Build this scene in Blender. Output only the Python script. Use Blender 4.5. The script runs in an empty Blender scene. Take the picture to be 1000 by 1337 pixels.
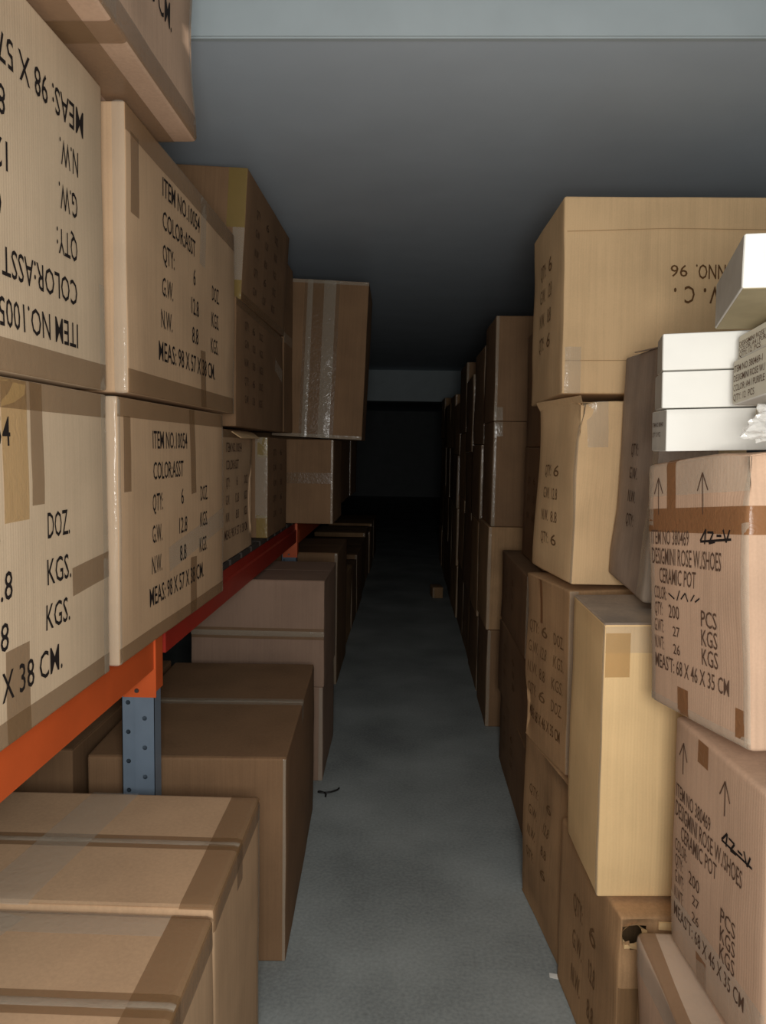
import bpy, bmesh, math, random
from mathutils import Vector, Matrix, Euler, noise

SC = bpy.context.scene
COL = SC.collection
R = math.radians

# ------------------------------------------------------------------ camera
cam_d = bpy.data.cameras.new('camera')
cam = bpy.data.objects.new('camera', cam_d)
COL.objects.link(cam)
SC.camera = cam
cam_d.sensor_fit = 'VERTICAL'
cam_d.sensor_height = 36.0
cam_d.lens = 1000.0 / 1337.0 * 36.0
cam_d.clip_start = 0.02
_y, _p, _r = R(1.7), R(4.75), R(0.9)
_f = Vector((-math.sin(_y)*math.cos(_p), math.cos(_y)*math.cos(_p), -math.sin(_p)))
_ri = Vector((math.cos(_y), math.sin(_y), 0))
_up = _ri.cross(_f)
_r2 = _ri*math.cos(_r) + _up*math.sin(_r)
_u2 = -_ri*math.sin(_r) + _up*math.cos(_r)
_m = Matrix((_r2, _u2, -_f)).transposed().to_4x4()
_m.translation = Vector((0, 0, 1.5))
cam.matrix_world = _m

# ------------------------------------------------------------------ world, light, exposure
w = bpy.data.worlds.new('world'); SC.world = w
w.use_nodes = True
w.node_tree.nodes['Background'].inputs[0].default_value = (0.80, 0.90, 1.0, 1)
w.node_tree.nodes['Background'].inputs[1].default_value = 0.004

def area(name, loc, aim, size, energy, color, size_y=None):
    d = bpy.data.lights.new(name, 'AREA'); d.energy = energy; d.color = color
    d.size = size
    if size_y: d.shape = 'RECTANGLE'; d.size_y = size_y
    o = bpy.data.objects.new(name, d); COL.objects.link(o)
    o.location = loc
    o.rotation_euler = (Vector(aim) - Vector(loc)).to_track_quat('-Z', 'Y').to_euler()
    return o
# broad unseen fill, added behind the camera to brighten the side faces
area('fill_behind_camera', (0.20, -0.60, 1.45), (0.02, 3.0, 1.45), 0.95, 11, (1.0, 0.985, 0.955), 1.4)
# the phone's own lamp, held at the camera
area('lamp_phone_flash', (0.07, -0.10, 1.50), (0.04, 3.0, 1.50), 0.30, 22, (1.0, 0.985, 0.955))

vs = SC.view_settings
vs.view_transform = 'Standard'; vs.look = 'None'; vs.gamma = 1.0
vs.exposure = 0.0; vs.use_curve_mapping = False

# ------------------------------------------------------------------ materials
def srgb(r, g, b):
    def c(v):
        v /= 255.0
        return v/12.92 if v <= 0.04045 else ((v+0.055)/1.055)**2.4
    return (c(r), c(g), c(b), 1.0)

def new_mat(name):
    m = bpy.data.materials.new(name); m.use_nodes = True
    nt = m.node_tree
    return m, nt, nt.nodes['Principled BSDF']

def cardboard(name, rgb, mottle=0.13, rough=0.82, corr=0.25, dust=0.0):
    m, nt, b = new_mat(name)
    N, L = nt.nodes, nt.links
    tc = N.new('ShaderNodeTexCoord')
    info = N.new('ShaderNodeObjectInfo')
    add = N.new('ShaderNodeVectorMath'); add.operation = 'ADD'
    sc = N.new('ShaderNodeVectorMath'); sc.operation = 'SCALE'; sc.inputs['Scale'].default_value = 40
    comb = N.new('ShaderNodeCombineXYZ')
    L.new(info.outputs['Random'], comb.inputs[0]); L.new(info.outputs['Random'], comb.inputs[1])
    L.new(comb.outputs[0], sc.inputs[0])
    L.new(tc.outputs['Object'], add.inputs[0]); L.new(sc.outputs[0], add.inputs[1])
    n1 = N.new('ShaderNodeTexNoise'); n1.inputs['Scale'].default_value = 5; n1.inputs['Detail'].default_value = 5
    L.new(add.outputs[0], n1.inputs['Vector'])
    n2 = N.new('ShaderNodeTexNoise'); n2.inputs['Scale'].default_value = 260; n2.inputs['Detail'].default_value = 2
    L.new(tc.outputs['Object'], n2.inputs['Vector'])
    # long vertical fibre streaks
    mp = N.new('ShaderNodeMapping'); mp.inputs['Scale'].default_value = (120, 120, 3)
    L.new(tc.outputs['Object'], mp.inputs[0])
    n3 = N.new('ShaderNodeTexNoise'); n3.inputs['Scale'].default_value = 1; n3.inputs['Detail'].default_value = 2
    L.new(mp.outputs[0], n3.inputs['Vector'])
    mixf = N.new('ShaderNodeMath'); mixf.operation = 'MULTIPLY_ADD'
    mixf.inputs[1].default_value = 0.45
    L.new(n3.outputs[0], mixf.inputs[0]); L.new(n1.outputs[0], mixf.inputs[2])
    mix2 = N.new('ShaderNodeMath'); mix2.operation = 'MULTIPLY_ADD'; mix2.inputs[1].default_value = 0.25
    L.new(n2.outputs[0], mix2.inputs[0]); L.new(mixf.outputs[0], mix2.inputs[2])
    cr = N.new('ShaderNodeValToRGB')
    c = srgb(*rgb)
    lo = tuple(c[i]*(1-mottle*1.3) for i in range(3)) + (1,)
    hi = tuple(min(1, c[i]*(1+mottle)) for i in range(3)) + (1,)
    cr.color_ramp.elements[0].position = 0.55; cr.color_ramp.elements[0].color = lo
    cr.color_ramp.elements[1].position = 1.15 if False else 1.0; cr.color_ramp.elements[1].color = hi
    L.new(mix2.outputs[0], cr.inputs[0])
    out = cr.outputs[0]
    if dust:
        geo = N.new('ShaderNodeTexNoise'); geo.inputs['Scale'].default_value = 9; geo.inputs['Detail'].default_value = 4
        L.new(add.outputs[0], geo.inputs['Vector'])
        r2 = N.new('ShaderNodeMapRange'); r2.inputs[1].default_value = 0.4; r2.inputs[2].default_value = 0.7
        r2.inputs[4].default_value = dust
        L.new(geo.outputs[0], r2.inputs[0])
        mx = N.new('ShaderNodeMixRGB'); mx.inputs[2].default_value = srgb(120, 112, 105)
        L.new(r2.outputs[0], mx.inputs[0]); L.new(out, mx.inputs[1]); out = mx.outputs[0]
    L.new(out, b.inputs['Base Color'])
    b.inputs['Roughness'].default_value = rough
    b.inputs['Specular IOR Level'].default_value = 0.25
    # corrugation relief + paper relief
    sep = N.new('ShaderNodeSeparateXYZ'); L.new(tc.outputs['Object'], sep.inputs[0])
    a2 = N.new('ShaderNodeMath'); a2.operation = 'ADD'
    L.new(sep.outputs[0], a2.inputs[0]); L.new(sep.outputs[1], a2.inputs[1])
    ml = N.new('ShaderNodeMath'); ml.operation = 'MULTIPLY'; ml.inputs[1].default_value = 2*math.pi/0.0072
    L.new(a2.outputs[0], ml.inputs[0])
    sn = N.new('ShaderNodeMath'); sn.operation = 'SINE'; L.new(ml.outputs[0], sn.inputs[0])
    sz = N.new('ShaderNodeSeparateXYZ'); L.new(tc.outputs['Normal'], sz.inputs[0])
    ab = N.new('ShaderNodeMath'); ab.operation = 'ABSOLUTE'; L.new(sz.outputs[2], ab.inputs[0])
    up = N.new('ShaderNodeMath'); up.operation = 'LESS_THAN'; up.inputs[1].default_value = 0.5; L.new(ab.outputs[0], up.inputs[0])
    um = N.new('ShaderNodeMath'); um.operation = 'MULTIPLY'; L.new(up.outputs[0], um.inputs[0]); L.new(sn.outputs[0], um.inputs[1])
    s2 = N.new('ShaderNodeMath'); s2.operation = 'MULTIPLY_ADD'; s2.inputs[1].default_value = 0.05
    L.new(um.outputs[0], s2.inputs[0]); L.new(n1.outputs[0], s2.inputs[2])
    bp = N.new('ShaderNodeBump'); bp.inputs['Strength'].default_value = corr; bp.inputs['Distance'].default_value = 0.004
    L.new(s2.outputs[0], bp.inputs['Height']); L.new(bp.outputs[0], b.inputs['Normal'])
    return m

def tape_mat(name, rgb, alpha, rough=0.22):
    m, nt, b = new_mat(name)
    N, L = nt.nodes, nt.links
    b.inputs['Base Color'].default_value = srgb(*rgb)
    b.inputs['Roughness'].default_value = rough
    b.inputs['Alpha'].default_value = alpha
    b.inputs['Specular IOR Level'].default_value = 0.5
    tc = N.new('ShaderNodeTexCoord')
    n = N.new('ShaderNodeTexNoise'); n.inputs['Scale'].default_value = 45; n.inputs['Detail'].default_value = 3
    n.inputs['Distortion'].default_value = 1.5
    L.new(tc.outputs['Object'], n.inputs['Vector'])
    bp = N.new('ShaderNodeBump'); bp.inputs['Strength'].default_value = 0.35; bp.inputs['Distance'].default_value = 0.004
    L.new(n.outputs[0], bp.inputs['Height']); L.new(bp.outputs[0], b.inputs['Normal'])
    return m

def plain(name, rgb, rough=0.6, metal=0.0, spec=0.4, noise_amt=0.0, nscale=20, bump=0.0):
    m, nt, b = new_mat(name)
    N, L = nt.nodes, nt.links
    b.inputs['Base Color'].default_value = srgb(*rgb)
    b.inputs['Roughness'].default_value = rough
    b.inputs['Metallic'].default_value = metal
    b.inputs['Specular IOR Level'].default_value = spec
    if noise_amt or bump:
        tc = N.new('ShaderNodeTexCoord')
        n = N.new('ShaderNodeTexNoise'); n.inputs['Scale'].default_value = nscale; n.inputs['Detail'].default_value = 6
        L.new(tc.outputs['Object'], n.inputs['Vector'])
        if noise_amt:
            c = srgb(*rgb)
            cr = N.new('ShaderNodeValToRGB')
            cr.color_ramp.elements[0].position = 0.3; cr.color_ramp.elements[1].position = 0.7
            cr.color_ramp.elements[0].color = tuple(v*(1-noise_amt) for v in c[:3]) + (1,)
            cr.color_ramp.elements[1].color = tuple(min(1, v*(1+noise_amt)) for v in c[:3]) + (1,)
            L.new(n.outputs[0], cr.inputs[0]); L.new(cr.outputs[0], b.inputs['Base Color'])
        if bump:
            bp = N.new('ShaderNodeBump'); bp.inputs['Strength'].default_value = bump; bp.inputs['Distance'].default_value = 0.003
            L.new(n.outputs[0], bp.inputs['Height']); L.new(bp.outputs[0], b.inputs['Normal'])
    return m

M = {}
M['kraft_pale'] = cardboard('kraft_pale', (202, 178, 148), 0.08)
M['kraft_tan'] = cardboard('kraft_tan', (192, 160, 126), 0.10)
M['kraft_gold'] = cardboard('kraft_gold', (216, 182, 138), 0.10, corr=0.3)
M['kraft_cream'] = cardboard('kraft_cream', (232, 198, 146), 0.07, corr=0.4)
M['kraft_pink'] = cardboard('kraft_pink', (190, 158, 132), 0.12)
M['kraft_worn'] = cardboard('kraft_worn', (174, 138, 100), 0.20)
M['kraft_brown_dim'] = cardboard('kraft_brown_dim', (138, 107, 78), 0.13)  # brown board, darkened so the farther cartons carry the aisle's dimness in their colour
M['kraft_mauve'] = cardboard('kraft_mauve', (154, 127, 108), 0.10)
M['kraft_dusty'] = cardboard('kraft_dusty', (172, 150, 128), 0.15, dust=0.7)
M['grey_board'] = cardboard('grey_board', (168, 150, 134), 0.18, dust=0.35)
M['white_board'] = plain('white_board', (226, 224, 216), 0.6, noise_amt=0.03, nscale=12)
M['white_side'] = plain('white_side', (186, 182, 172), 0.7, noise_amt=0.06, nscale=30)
M['label_paper'] = plain('label_paper', (205, 200, 182), 0.8, noise_amt=0.05, nscale=30)
M['olive_board'] = plain('olive_board', (164, 150, 116), 0.85, noise_amt=0.06, nscale=30)
M['tape_brown'] = tape_mat('tape_brown', (140, 108, 74), 0.48, 0.3)
M['tape_amber'] = tape_mat('tape_amber', (146, 100, 62), 0.74, 0.35)
M['tape_yellow'] = tape_mat('tape_yellow', (164, 138, 78), 0.62, 0.25)
M['tape_clear'] = tape_mat('tape_clear', (215, 205, 185), 0.30, 0.12)
M['tape_honey'] = tape_mat('tape_honey', (204, 164, 104), 0.5, 0.25)
M['crease'] = plain('crease', (176, 142, 102), 0.85, spec=0.1)
M['ink'] = plain('ink', (38, 32, 30), 0.8, spec=0.1)
M['ink_soft'] = plain('ink_soft', (92, 70, 56), 0.85, spec=0.1)
M['ink_brown'] = plain('ink_brown', (104, 74, 46), 0.85, spec=0.1)
M['ink_faded'] = plain('ink_faded', (124, 94, 64), 0.85, spec=0.1)
M['orange_paint'] = plain('orange_paint', (214, 96, 46), 0.42, noise_amt=0.08, nscale=8, bump=0.04)
M['red_paint'] = plain('red_paint', (168, 44, 30), 0.45, noise_amt=0.08, nscale=8, bump=0.04)
M['blue_paint'] = plain('blue_paint', (112, 127, 142), 0.45, noise_amt=0.06, nscale=14, bump=0.04)
M['bolt_steel'] = plain('bolt_steel', (120, 120, 122), 0.35, metal=0.9)
M['shelf_board'] = plain('shelf_board', (70, 62, 56), 0.8, noise_amt=0.15, nscale=30)
M['ceiling'] = plain('ceiling', (216, 227, 236), 0.9, noise_amt=0.035, nscale=3.0, spec=0.1, bump=0.15)
M['beam'] = plain('beam', (196, 206, 208), 0.9, noise_amt=0.04, nscale=6, spec=0.1, bump=0.15)
M['wall'] = plain('wall', (176, 180, 180), 0.9, noise_amt=0.06, nscale=4, spec=0.1)
M['plastic_film'] = tape_mat('plastic_film', (235, 232, 225), 0.42, 0.15)
M['black_strap'] = plain('black_strap', (40, 38, 36), 0.5)

def floor_mat():
    m, nt, b = new_mat('concrete_floor')
    N, L = nt.nodes, nt.links
    tc = N.new('ShaderNodeTexCoord')
    n1 = N.new('ShaderNodeTexNoise'); n1.inputs['Scale'].default_value = 2.2; n1.inputs['Detail'].default_value = 8
    n2 = N.new('ShaderNodeTexNoise'); n2.inputs['Scale'].default_value = 90; n2.inputs['Detail'].default_value = 3
    for n in (n1, n2): L.new(tc.outputs['Object'], n.inputs['Vector'])
    ad = N.new('ShaderNodeMath'); ad.operation = 'MULTIPLY_ADD'; ad.inputs[1].default_value = 0.5
    L.new(n2.outputs[0], ad.inputs[0]); L.new(n1.outputs[0], ad.inputs[2])
    cr = N.new('ShaderNodeValToRGB')
    cr.color_ramp.elements[0].position = 0.5; cr.color_ramp.elements[0].color = srgb(136, 142, 141)
    cr.color_ramp.elements[1].position = 1.0; cr.color_ramp.elements[1].color = srgb(184, 191, 189)
    L.new(ad.outputs[0], cr.inputs[0]); L.new(cr.outputs[0], b.inputs['Base Color'])
    b.inputs['Roughness'].default_value = 0.7
    b.inputs['Specular IOR Level'].default_value = 0.25
    bp = N.new('ShaderNodeBump'); bp.inputs['Strength'].default_value = 0.2; bp.inputs['Distance'].default_value = 0.002
    L.new(n2.outputs[0], bp.inputs['Height']); L.new(bp.outputs[0], b.inputs['Normal'])
    return m
M['floor'] = floor_mat()

# ------------------------------------------------------------------ helpers
def link(name, verts, faces, mat, parent=None, smooth=False):
    me = bpy.data.meshes.new(name)
    me.from_pydata([tuple(v) for v in verts], [], faces)
    me.update()
    me.materials.append(M[mat])
    if smooth:
        for p in me.polygons: p.use_smooth = True
    o = bpy.data.objects.new(name, me); COL.objects.link(o)
    if parent: o.parent = parent
    return o

def empty(name, loc=(0, 0, 0), rot=(0, 0, 0)):
    o = bpy.data.objects.new(name, None); COL.objects.link(o)
    o.location = loc; o.rotation_euler = [R(a) for a in rot]
    o.empty_display_size = 0.05
    return o

def tag(o, label, cat, group=None):
    o['label'] = label; o['category'] = cat
    if group: o['group'] = group
    return o

class MB:
    def __init__(s): s.v = []; s.f = []
    def box(s, x0, x1, y0, y1, z0, z1):
        n = len(s.v)
        s.v += [(x0,y0,z0),(x1,y0,z0),(x1,y1,z0),(x0,y1,z0),(x0,y0,z1),(x1,y0,z1),(x1,y1,z1),(x0,y1,z1)]
        s.f += [tuple(n+i for i in q) for q in ((0,3,2,1),(4,5,6,7),(0,1,5,4),(1,2,6,5),(2,3,7,6),(3,0,4,7))]
        return s
    def prism_y(s, prof, y0, y1):
        n = len(s.v); k = len(prof)
        s.v += [(x, y0, z) for x, z in prof] + [(x, y1, z) for x, z in prof]
        for i in range(k):
            j = (i+1) % k
            s.f.append((n+i, n+j, n+k+j, n+k+i))
        s.f.append(tuple(n+i for i in reversed(range(k)))); s.f.append(tuple(n+k+i for i in range(k)))
        return s
    def build(s, name, mat, parent=None, bevel=0):
        o = link(name, s.v, s.f, mat, parent)
        if bevel:
            bm = bmesh.new(); bm.from_mesh(o.data)
            bmesh.ops.recalc_face_normals(bm, faces=bm.faces)
            bmesh.ops.bevel(bm, geom=list(bm.edges), offset=bevel, segments=2, affect='EDGES', clamp_overlap=True)
            bm.to_mesh(o.data); bm.free()
        return o

def structure(o):
    o['kind'] = 'structure'
    return o

# ------------------------------------------------------------------ the room
CEIL = 2.66          # underside of the low slab over the aisle
HIGH = 3.30          # higher ceiling before the slab edge
structure(MB().box(-1.9, 1.6, -2.5, 24.0, -0.1, 0).build('floor', 'floor'))
structure(MB().box(-1.9, 1.6, 2.29, 24.0, CEIL, HIGH+0.1).build('ceiling', 'ceiling'))
structure(MB().box(-1.9, 1.6, -2.5, 2.27, HIGH, HIGH+0.1).build('ceiling', 'ceiling'))
structure(MB().box(-2.0, -1.9, -2.5, 24.0, 0, HIGH).build('wall_left', 'wall'))
structure(MB().box(1.6, 1.7, -2.5, 24.0, 0, HIGH).build('wall_right', 'wall'))
structure(MB().box(-2.0, 1.7, 24.0, 24.1, 0, HIGH).build('wall_back', 'wall'))
structure(MB().box(-1.9, 1.6, 2.265, 2.29, CEIL-0.004, HIGH).build('trim_1', 'beam', bevel=0.005))
structure(MB().box(-1.9, 1.6, 11.5, 11.9, 2.205, CEIL).build('trim_2', 'beam', bevel=0.006))

# ------------------------------------------------------------------ text
_tc = {}
def glyphs(s):
    """2-D triangles of a string: verts normalised to width 1 / cap height 1"""
    if s in _tc: return _tc[s]
    cu = bpy.data.curves.new('t', 'FONT'); cu.body = s; cu.resolution_u = 2
    cu.offset = 0.004
    ob = bpy.data.objects.new('t', cu)
    COL.objects.link(ob)
    dg = bpy.context.evaluated_depsgraph_get()
    me = bpy.data.meshes.new_from_object(ob.evaluated_get(dg))
    bm = bmesh.new(); bm.from_mesh(me)
    bmesh.ops.triangulate(bm, faces=bm.faces)
    vs_ = [(v.co.x, v.co.y) for v in bm.verts]
    fs = [tuple(v.index for v in f.verts) for f in bm.faces]
    bm.free()
    bpy.data.meshes.remove(me); bpy.data.objects.remove(ob); bpy.data.curves.remove(cu)
    x0 = min(p[0] for p in vs_); x1 = max(p[0] for p in vs_)
    vs_ = [((p[0]-x0)/(x1-x0), p[1]/0.69) for p in vs_]
    _tc[s] = (vs_, fs)
    return _tc[s]

# ------------------------------------------------------------------ the carton
class Carton:
    """rounded, slightly warped cardboard box; root Empty at base centre"""
    def __init__(s, label, loc, rot, dims, mat, seed=0, r=0.006, warp=0.004, dents=(), n=10,
                 name='cardboard_box', cat='box', group=None, bodymat=None, hole=None, build=True):
        s.w, s.d, s.h = dims
        s.r = r; s.warp = warp; s.dents = dents; s.seed = seed
        s.root = empty(name, loc, rot)
        tag(s.root, label, cat, group)
        s.mat = mat
        s.body = s._body(n, hole)
    # map a raw surface point (box coords, z 0..h) to the real surface, return point, normal
    def surf(s, p, off=0.0):
        hx, hy, hz = s.w/2, s.d/2, s.h/2
        q = Vector((p[0], p[1], p[2]-hz)); r = s.r
        inn = Vector((max(-hx+r, min(hx-r, q.x)), max(-hy+r, min(hy-r, q.y)), max(-hz+r, min(hz-r, q.z))))
        nv = q - inn
        if nv.length < 1e-9: nv = Vector((0, 0, 1))
        nv.normalize()
        k = inn + nv*r
        d = 0.0
        if s.warp:
            a = noise.noise(k*3.0 + Vector((s.seed*7.3, s.seed*1.7, 3.1)))
            b = noise.noise(k*9.0 + Vector((s.seed*3.3, 9.7, s.seed*2.1)))
            # keep the bottom and the top flat so that stacked boxes rest on each other
            damp = 1.0 - 0.85*abs(nv.z)
            d = s.warp*(a + 0.4*b - 0.35)*damp
        for (c, rad, dep) in s.dents:
            t = (k - Vector((c[0], c[1], c[2]-hz))).length/rad
            if t < 3: d -= dep*math.exp(-t*t)
        k = k + nv*(d + off)
        return Vector((k.x, k.y, k.z + hz)), nv
    def raw(s, face, u, v):
        hx, hy, h = s.w/2, s.d/2, s.h
        if face == '+x': return (hx, u, h/2+v)
        if face == '-x': return (-hx, -u, h/2+v)
        if face == '-y': return (u, -hy, h/2+v)
        if face == '+y': return (-u, hy, h/2+v)
        if face == '+z': return (u, v, h)
        if face == '-z': return (u, -v, 0)
    def ext(s, face):
        if face[1] == 'x': return s.d/2, s.h/2
        if face[1] == 'y': return s.w/2, s.h/2
        return s.w/2, s.d/2
    def P(s, face, u, v, off=0.0):
        return s.surf(s.raw(face, u, v), off)[0]
    def _axis(s, half, n):
        r = s.r
        a = [-half, -half+r*0.45, -half+r]
        k = max(2, n)
        a += [-half+r + (2*half-2*r)*i/k for i in range(1, k)]
        a += [half-r, half-r*0.45, half]
        return a
    def _body(s, n, hole):
        vmap = {}; vs_ = []; fs = []
        def vid(p):
            key = (round(p[0], 5), round(p[1], 5), round(p[2], 5))
            if key not in vmap:
                vmap[key] = len(vs_); vs_.append(s.surf(p)[0])
            return vmap[key]
        for face in ('+x', '-x', '+y', '-y', '+z', '-z'):
            eu, ev = s.ext(face)
            U = s._axis(eu, n); V = s._axis(ev, n)
            for i in range(len(U)-1):
                for j in range(len(V)-1):
                    cu, cv = (U[i]+U[i+1])/2, (V[j]+V[j+1])/2
                    if hole and hole[0] == face and ((cu-hole[1])/hole[3])**2 + ((cv-hole[2])/hole[4])**2 < 1:
                        continue
                    q = [vid(s.raw(face, a, b)) for a, b in ((U[i], V[j]), (U[i+1], V[j]), (U[i+1], V[j+1]), (U[i], V[j+1]))]
                    if len(set(q)) == 4: fs.append(tuple(q))
        return link('body', vs_, fs, s.mat, s.root, smooth=True)
    # rectangles of tape / board lying on the surface
    def patch(s, rects, mat, name='tape', off=0.0012, thick=0.0, step=0.04, ang=0.0, parent=None, bulge=0.0, across='u'):
        vs_ = []; fs = []
        for (face, u0, u1, v0, v1) in rects:
            if bulge: step = min(step, 0.009)
            nu = max(1, int(math.ceil(abs(u1-u0)/step))); nv = max(1, int(math.ceil(abs(v1-v0)/step)))
            eu, ev = s.ext(face)
            uc, vc = (u0+u1)/2, (v0+v1)/2
            U = [u0+(u1-u0)*i/nu for i in range(nu+1)]; V = [v0+(v1-v0)*i/nv for i in range(nv+1)]
            def ins(L, e):
                for t in (-e+s.r*0.45, -e+s.r, e-s.r, e-s.r*0.45):
                    if min(L)+1e-4 < t < max(L)-1e-4: L.append(t)
                L.sort()
            ins(U, eu); ins(V, ev)
            nu, nv = len(U)-1, len(V)-1
            layers = [off] if not thick else [off, off+thick]
            base = len(vs_)
            for o in layers:
                for a in U:
                    for b in V:
                        da, db = a-uc, b-vc
                        aa = uc+da*math.cos(ang)-db*math.sin(ang); bb = vc+da*math.sin(ang)+db*math.cos(ang)
                        aa = max(-eu, min(eu, aa)); bb = max(-ev, min(ev, bb))
                        wob = 0.0004*noise.noise(Vector((aa*30, bb*30, s.seed)))
                        if bulge:
                            t = (a-u0)/(u1-u0) if across == 'u' else (b-v0)/(v1-v0)
                            wob += bulge*(1-(2*t-1)**2)*(0.75+0.5*noise.noise(Vector((aa*22, bb*22, s.seed+0.5))))
                        vs_.append(s.P(face, aa, bb, o + wob))
            m = nv+1
            top = base + (0 if not thick else (nu+1)*m)
            for i in range(nu):
                for j in range(nv):
                    fs.append((top+i*m+j, top+(i+1)*m+j, top+(i+1)*m+j+1, top+i*m+j+1))
            if thick:
                ring = [i*m for i in range(nu+1)] + [nu*m+j for j in range(1, m)] + [i*m+nv for i in range(nu-1, -1, -1)] + [j for j in range(nv-1, 0, -1)]
                for a, b in zip(ring, ring[1:]+ring[:1]):
                    fs.append((base+a, base+b, top+b, top+a))
        return link(name, vs_, fs, mat, parent or s.root, smooth=not thick)
    def text(s, face, rows, mat='ink', flip=False, du=0.0, dv=0.0, sk=0.0, off=0.0016, sub=0.05, name='printed_text'):
        """rows: (string, u_left, v_base, width, cap_height)"""
        o = None
        for (st, u, v, wd, ch) in rows:
            g, gf = glyphs(st)
            vs_ = []
            for (x, y) in g:
                a, c = u + x*wd + du, v + y*ch + dv + sk*(u + x*wd)
                if flip: a, c = -a, -c
                vs_.append(s.P(face, a, c, off))
            o = link(name, vs_, gf, mat, s.root)
        return o
    def strokes(s, face, lines, wd, mat='ink', name='printed_mark', off=0.0017):
        vs_ = []; fs = []
        for (a, b) in lines:
            a, b = Vector(a), Vector(b); t = (b-a).normalized(); n_ = Vector((-t.y, t.x))*wd/2
            k = len(vs_)
            for q in (a-n_, a+n_, b+n_, b-n_): vs_.append(s.P(face, q.x, q.y, off))
            fs.append((k, k+1, k+2, k+3))
        return link(name, vs_, fs, mat, s.root)
    def top_flaps(s, along='x', mat=None, gap=0.004, tape='tape_brown', drop=0.07, tw=0.05):
        """two outer flaps meeting in a centre seam that runs along x or y, taped over"""
        mat = mat or s.mat
        e = s.r*0.5
        if along == 'x':
            a = [('+z', -s.w/2+e, s.w/2-e, -s.d/2+e, -gap/2)]; b = [('+z', -s.w/2+e, s.w/2-e, gap/2, s.d/2-e)]
        else:
            a = [('+z', -s.w/2+e, -gap/2, -s.d/2+e, s.d/2-e)]; b = [('+z', gap/2, s.w/2-e, -s.d/2+e, s.d/2-e)]
        s.patch(a, mat, 'flap', 0.0, 0.0035, 0.08); s.patch(b, mat, 'flap', 0.0, 0.0035, 0.08)
        if tape:
            if along == 'x':
                s.patch([('+z', -s.w/2, s.w/2, -tw/2, tw/2)], tape, off=0.0048)
                s.patch([('+z', -s.w/2+0.004, s.w/2-0.004, -0.009, 0.009)], 'tape_clear', off=0.0052, bulge=0.004, across='v')
                s.patch([('+x', -tw/2, tw/2, s.h/2-drop, s.h/2), ('-x', -tw/2, tw/2, s.h/2-drop, s.h/2)], tape, off=0.0012)
            else:
                s.patch([('+z', -tw/2, tw/2, -s.d/2, s.d/2)], tape, off=0.0048)
                s.patch([('-y', -tw/2, tw/2, s.h/2-drop, s.h/2), ('+y', -tw/2, tw/2, s.h/2-drop, s.h/2)], tape, off=0.0012)
    def edge_tape(s, face, side, tape='tape_brown', tw=0.045, lo=-1.0, hi=1.0):
        """tape along one edge of a face: side in top bottom left right"""
        eu, ev = s.ext(face)
        if side == 'top': rc = (face, lo*eu, hi*eu, ev-tw, ev)
        elif side == 'bottom': rc = (face, lo*eu, hi*eu, -ev, -ev+tw)
        elif side == 'left': rc = (face, -eu, -eu+tw, lo*ev, hi*ev)
        else: rc = (face, eu-tw, eu, lo*ev, hi*ev)
        return s.patch([rc], tape)

ITEM_ROWS = [('ITEM NO.10054', -0.265, 0.178, 0.31, 0.042), ('COLOR:ASST', -0.265, 0.104, 0.27, 0.042),
             ('QTY:', -0.27, 0.028, 0.085, 0.042), ('6', -0.015, 0.030, 0.022, 0.042), ('DOZ.', 0.185, 0.028, 0.08, 0.042),
             ('G.W.', -0.275, -0.048, 0.08, 0.042), ('12.8', -0.035, -0.047, 0.075, 0.042), ('KGS.', 0.18, -0.048, 0.085, 0.042),
             ('N.W.', -0.28, -0.122, 0.08, 0.042), ('8.8', -0.03, -0.122, 0.06, 0.042), ('KGS.', 0.175, -0.122, 0.085, 0.042),
             ('MEAS: 98 X 57 X 38 CM.', -0.30, -0.198, 0.52, 0.044)]

def dashes(s, face, rnd, cols, rows, u0, v0, du, dv, mat='ink_soft', hgt=0.03):
    """distant stencilled lettering too blurred to read: short words in columns"""
    words = ['QTY:', '6', 'DOZ.', 'G.W.', '12.8', 'KGS.', 'N.W.', '8.8', 'KGS.']
    r_ = []
    for i in range(rows):
        for j in range(cols):
            r_.append((words[(i*3+j) % 9], u0+du*j, v0-dv*i, 0.075 if j != 1 else 0.05, hgt))
    return s.text(face, r_, mat)

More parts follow.
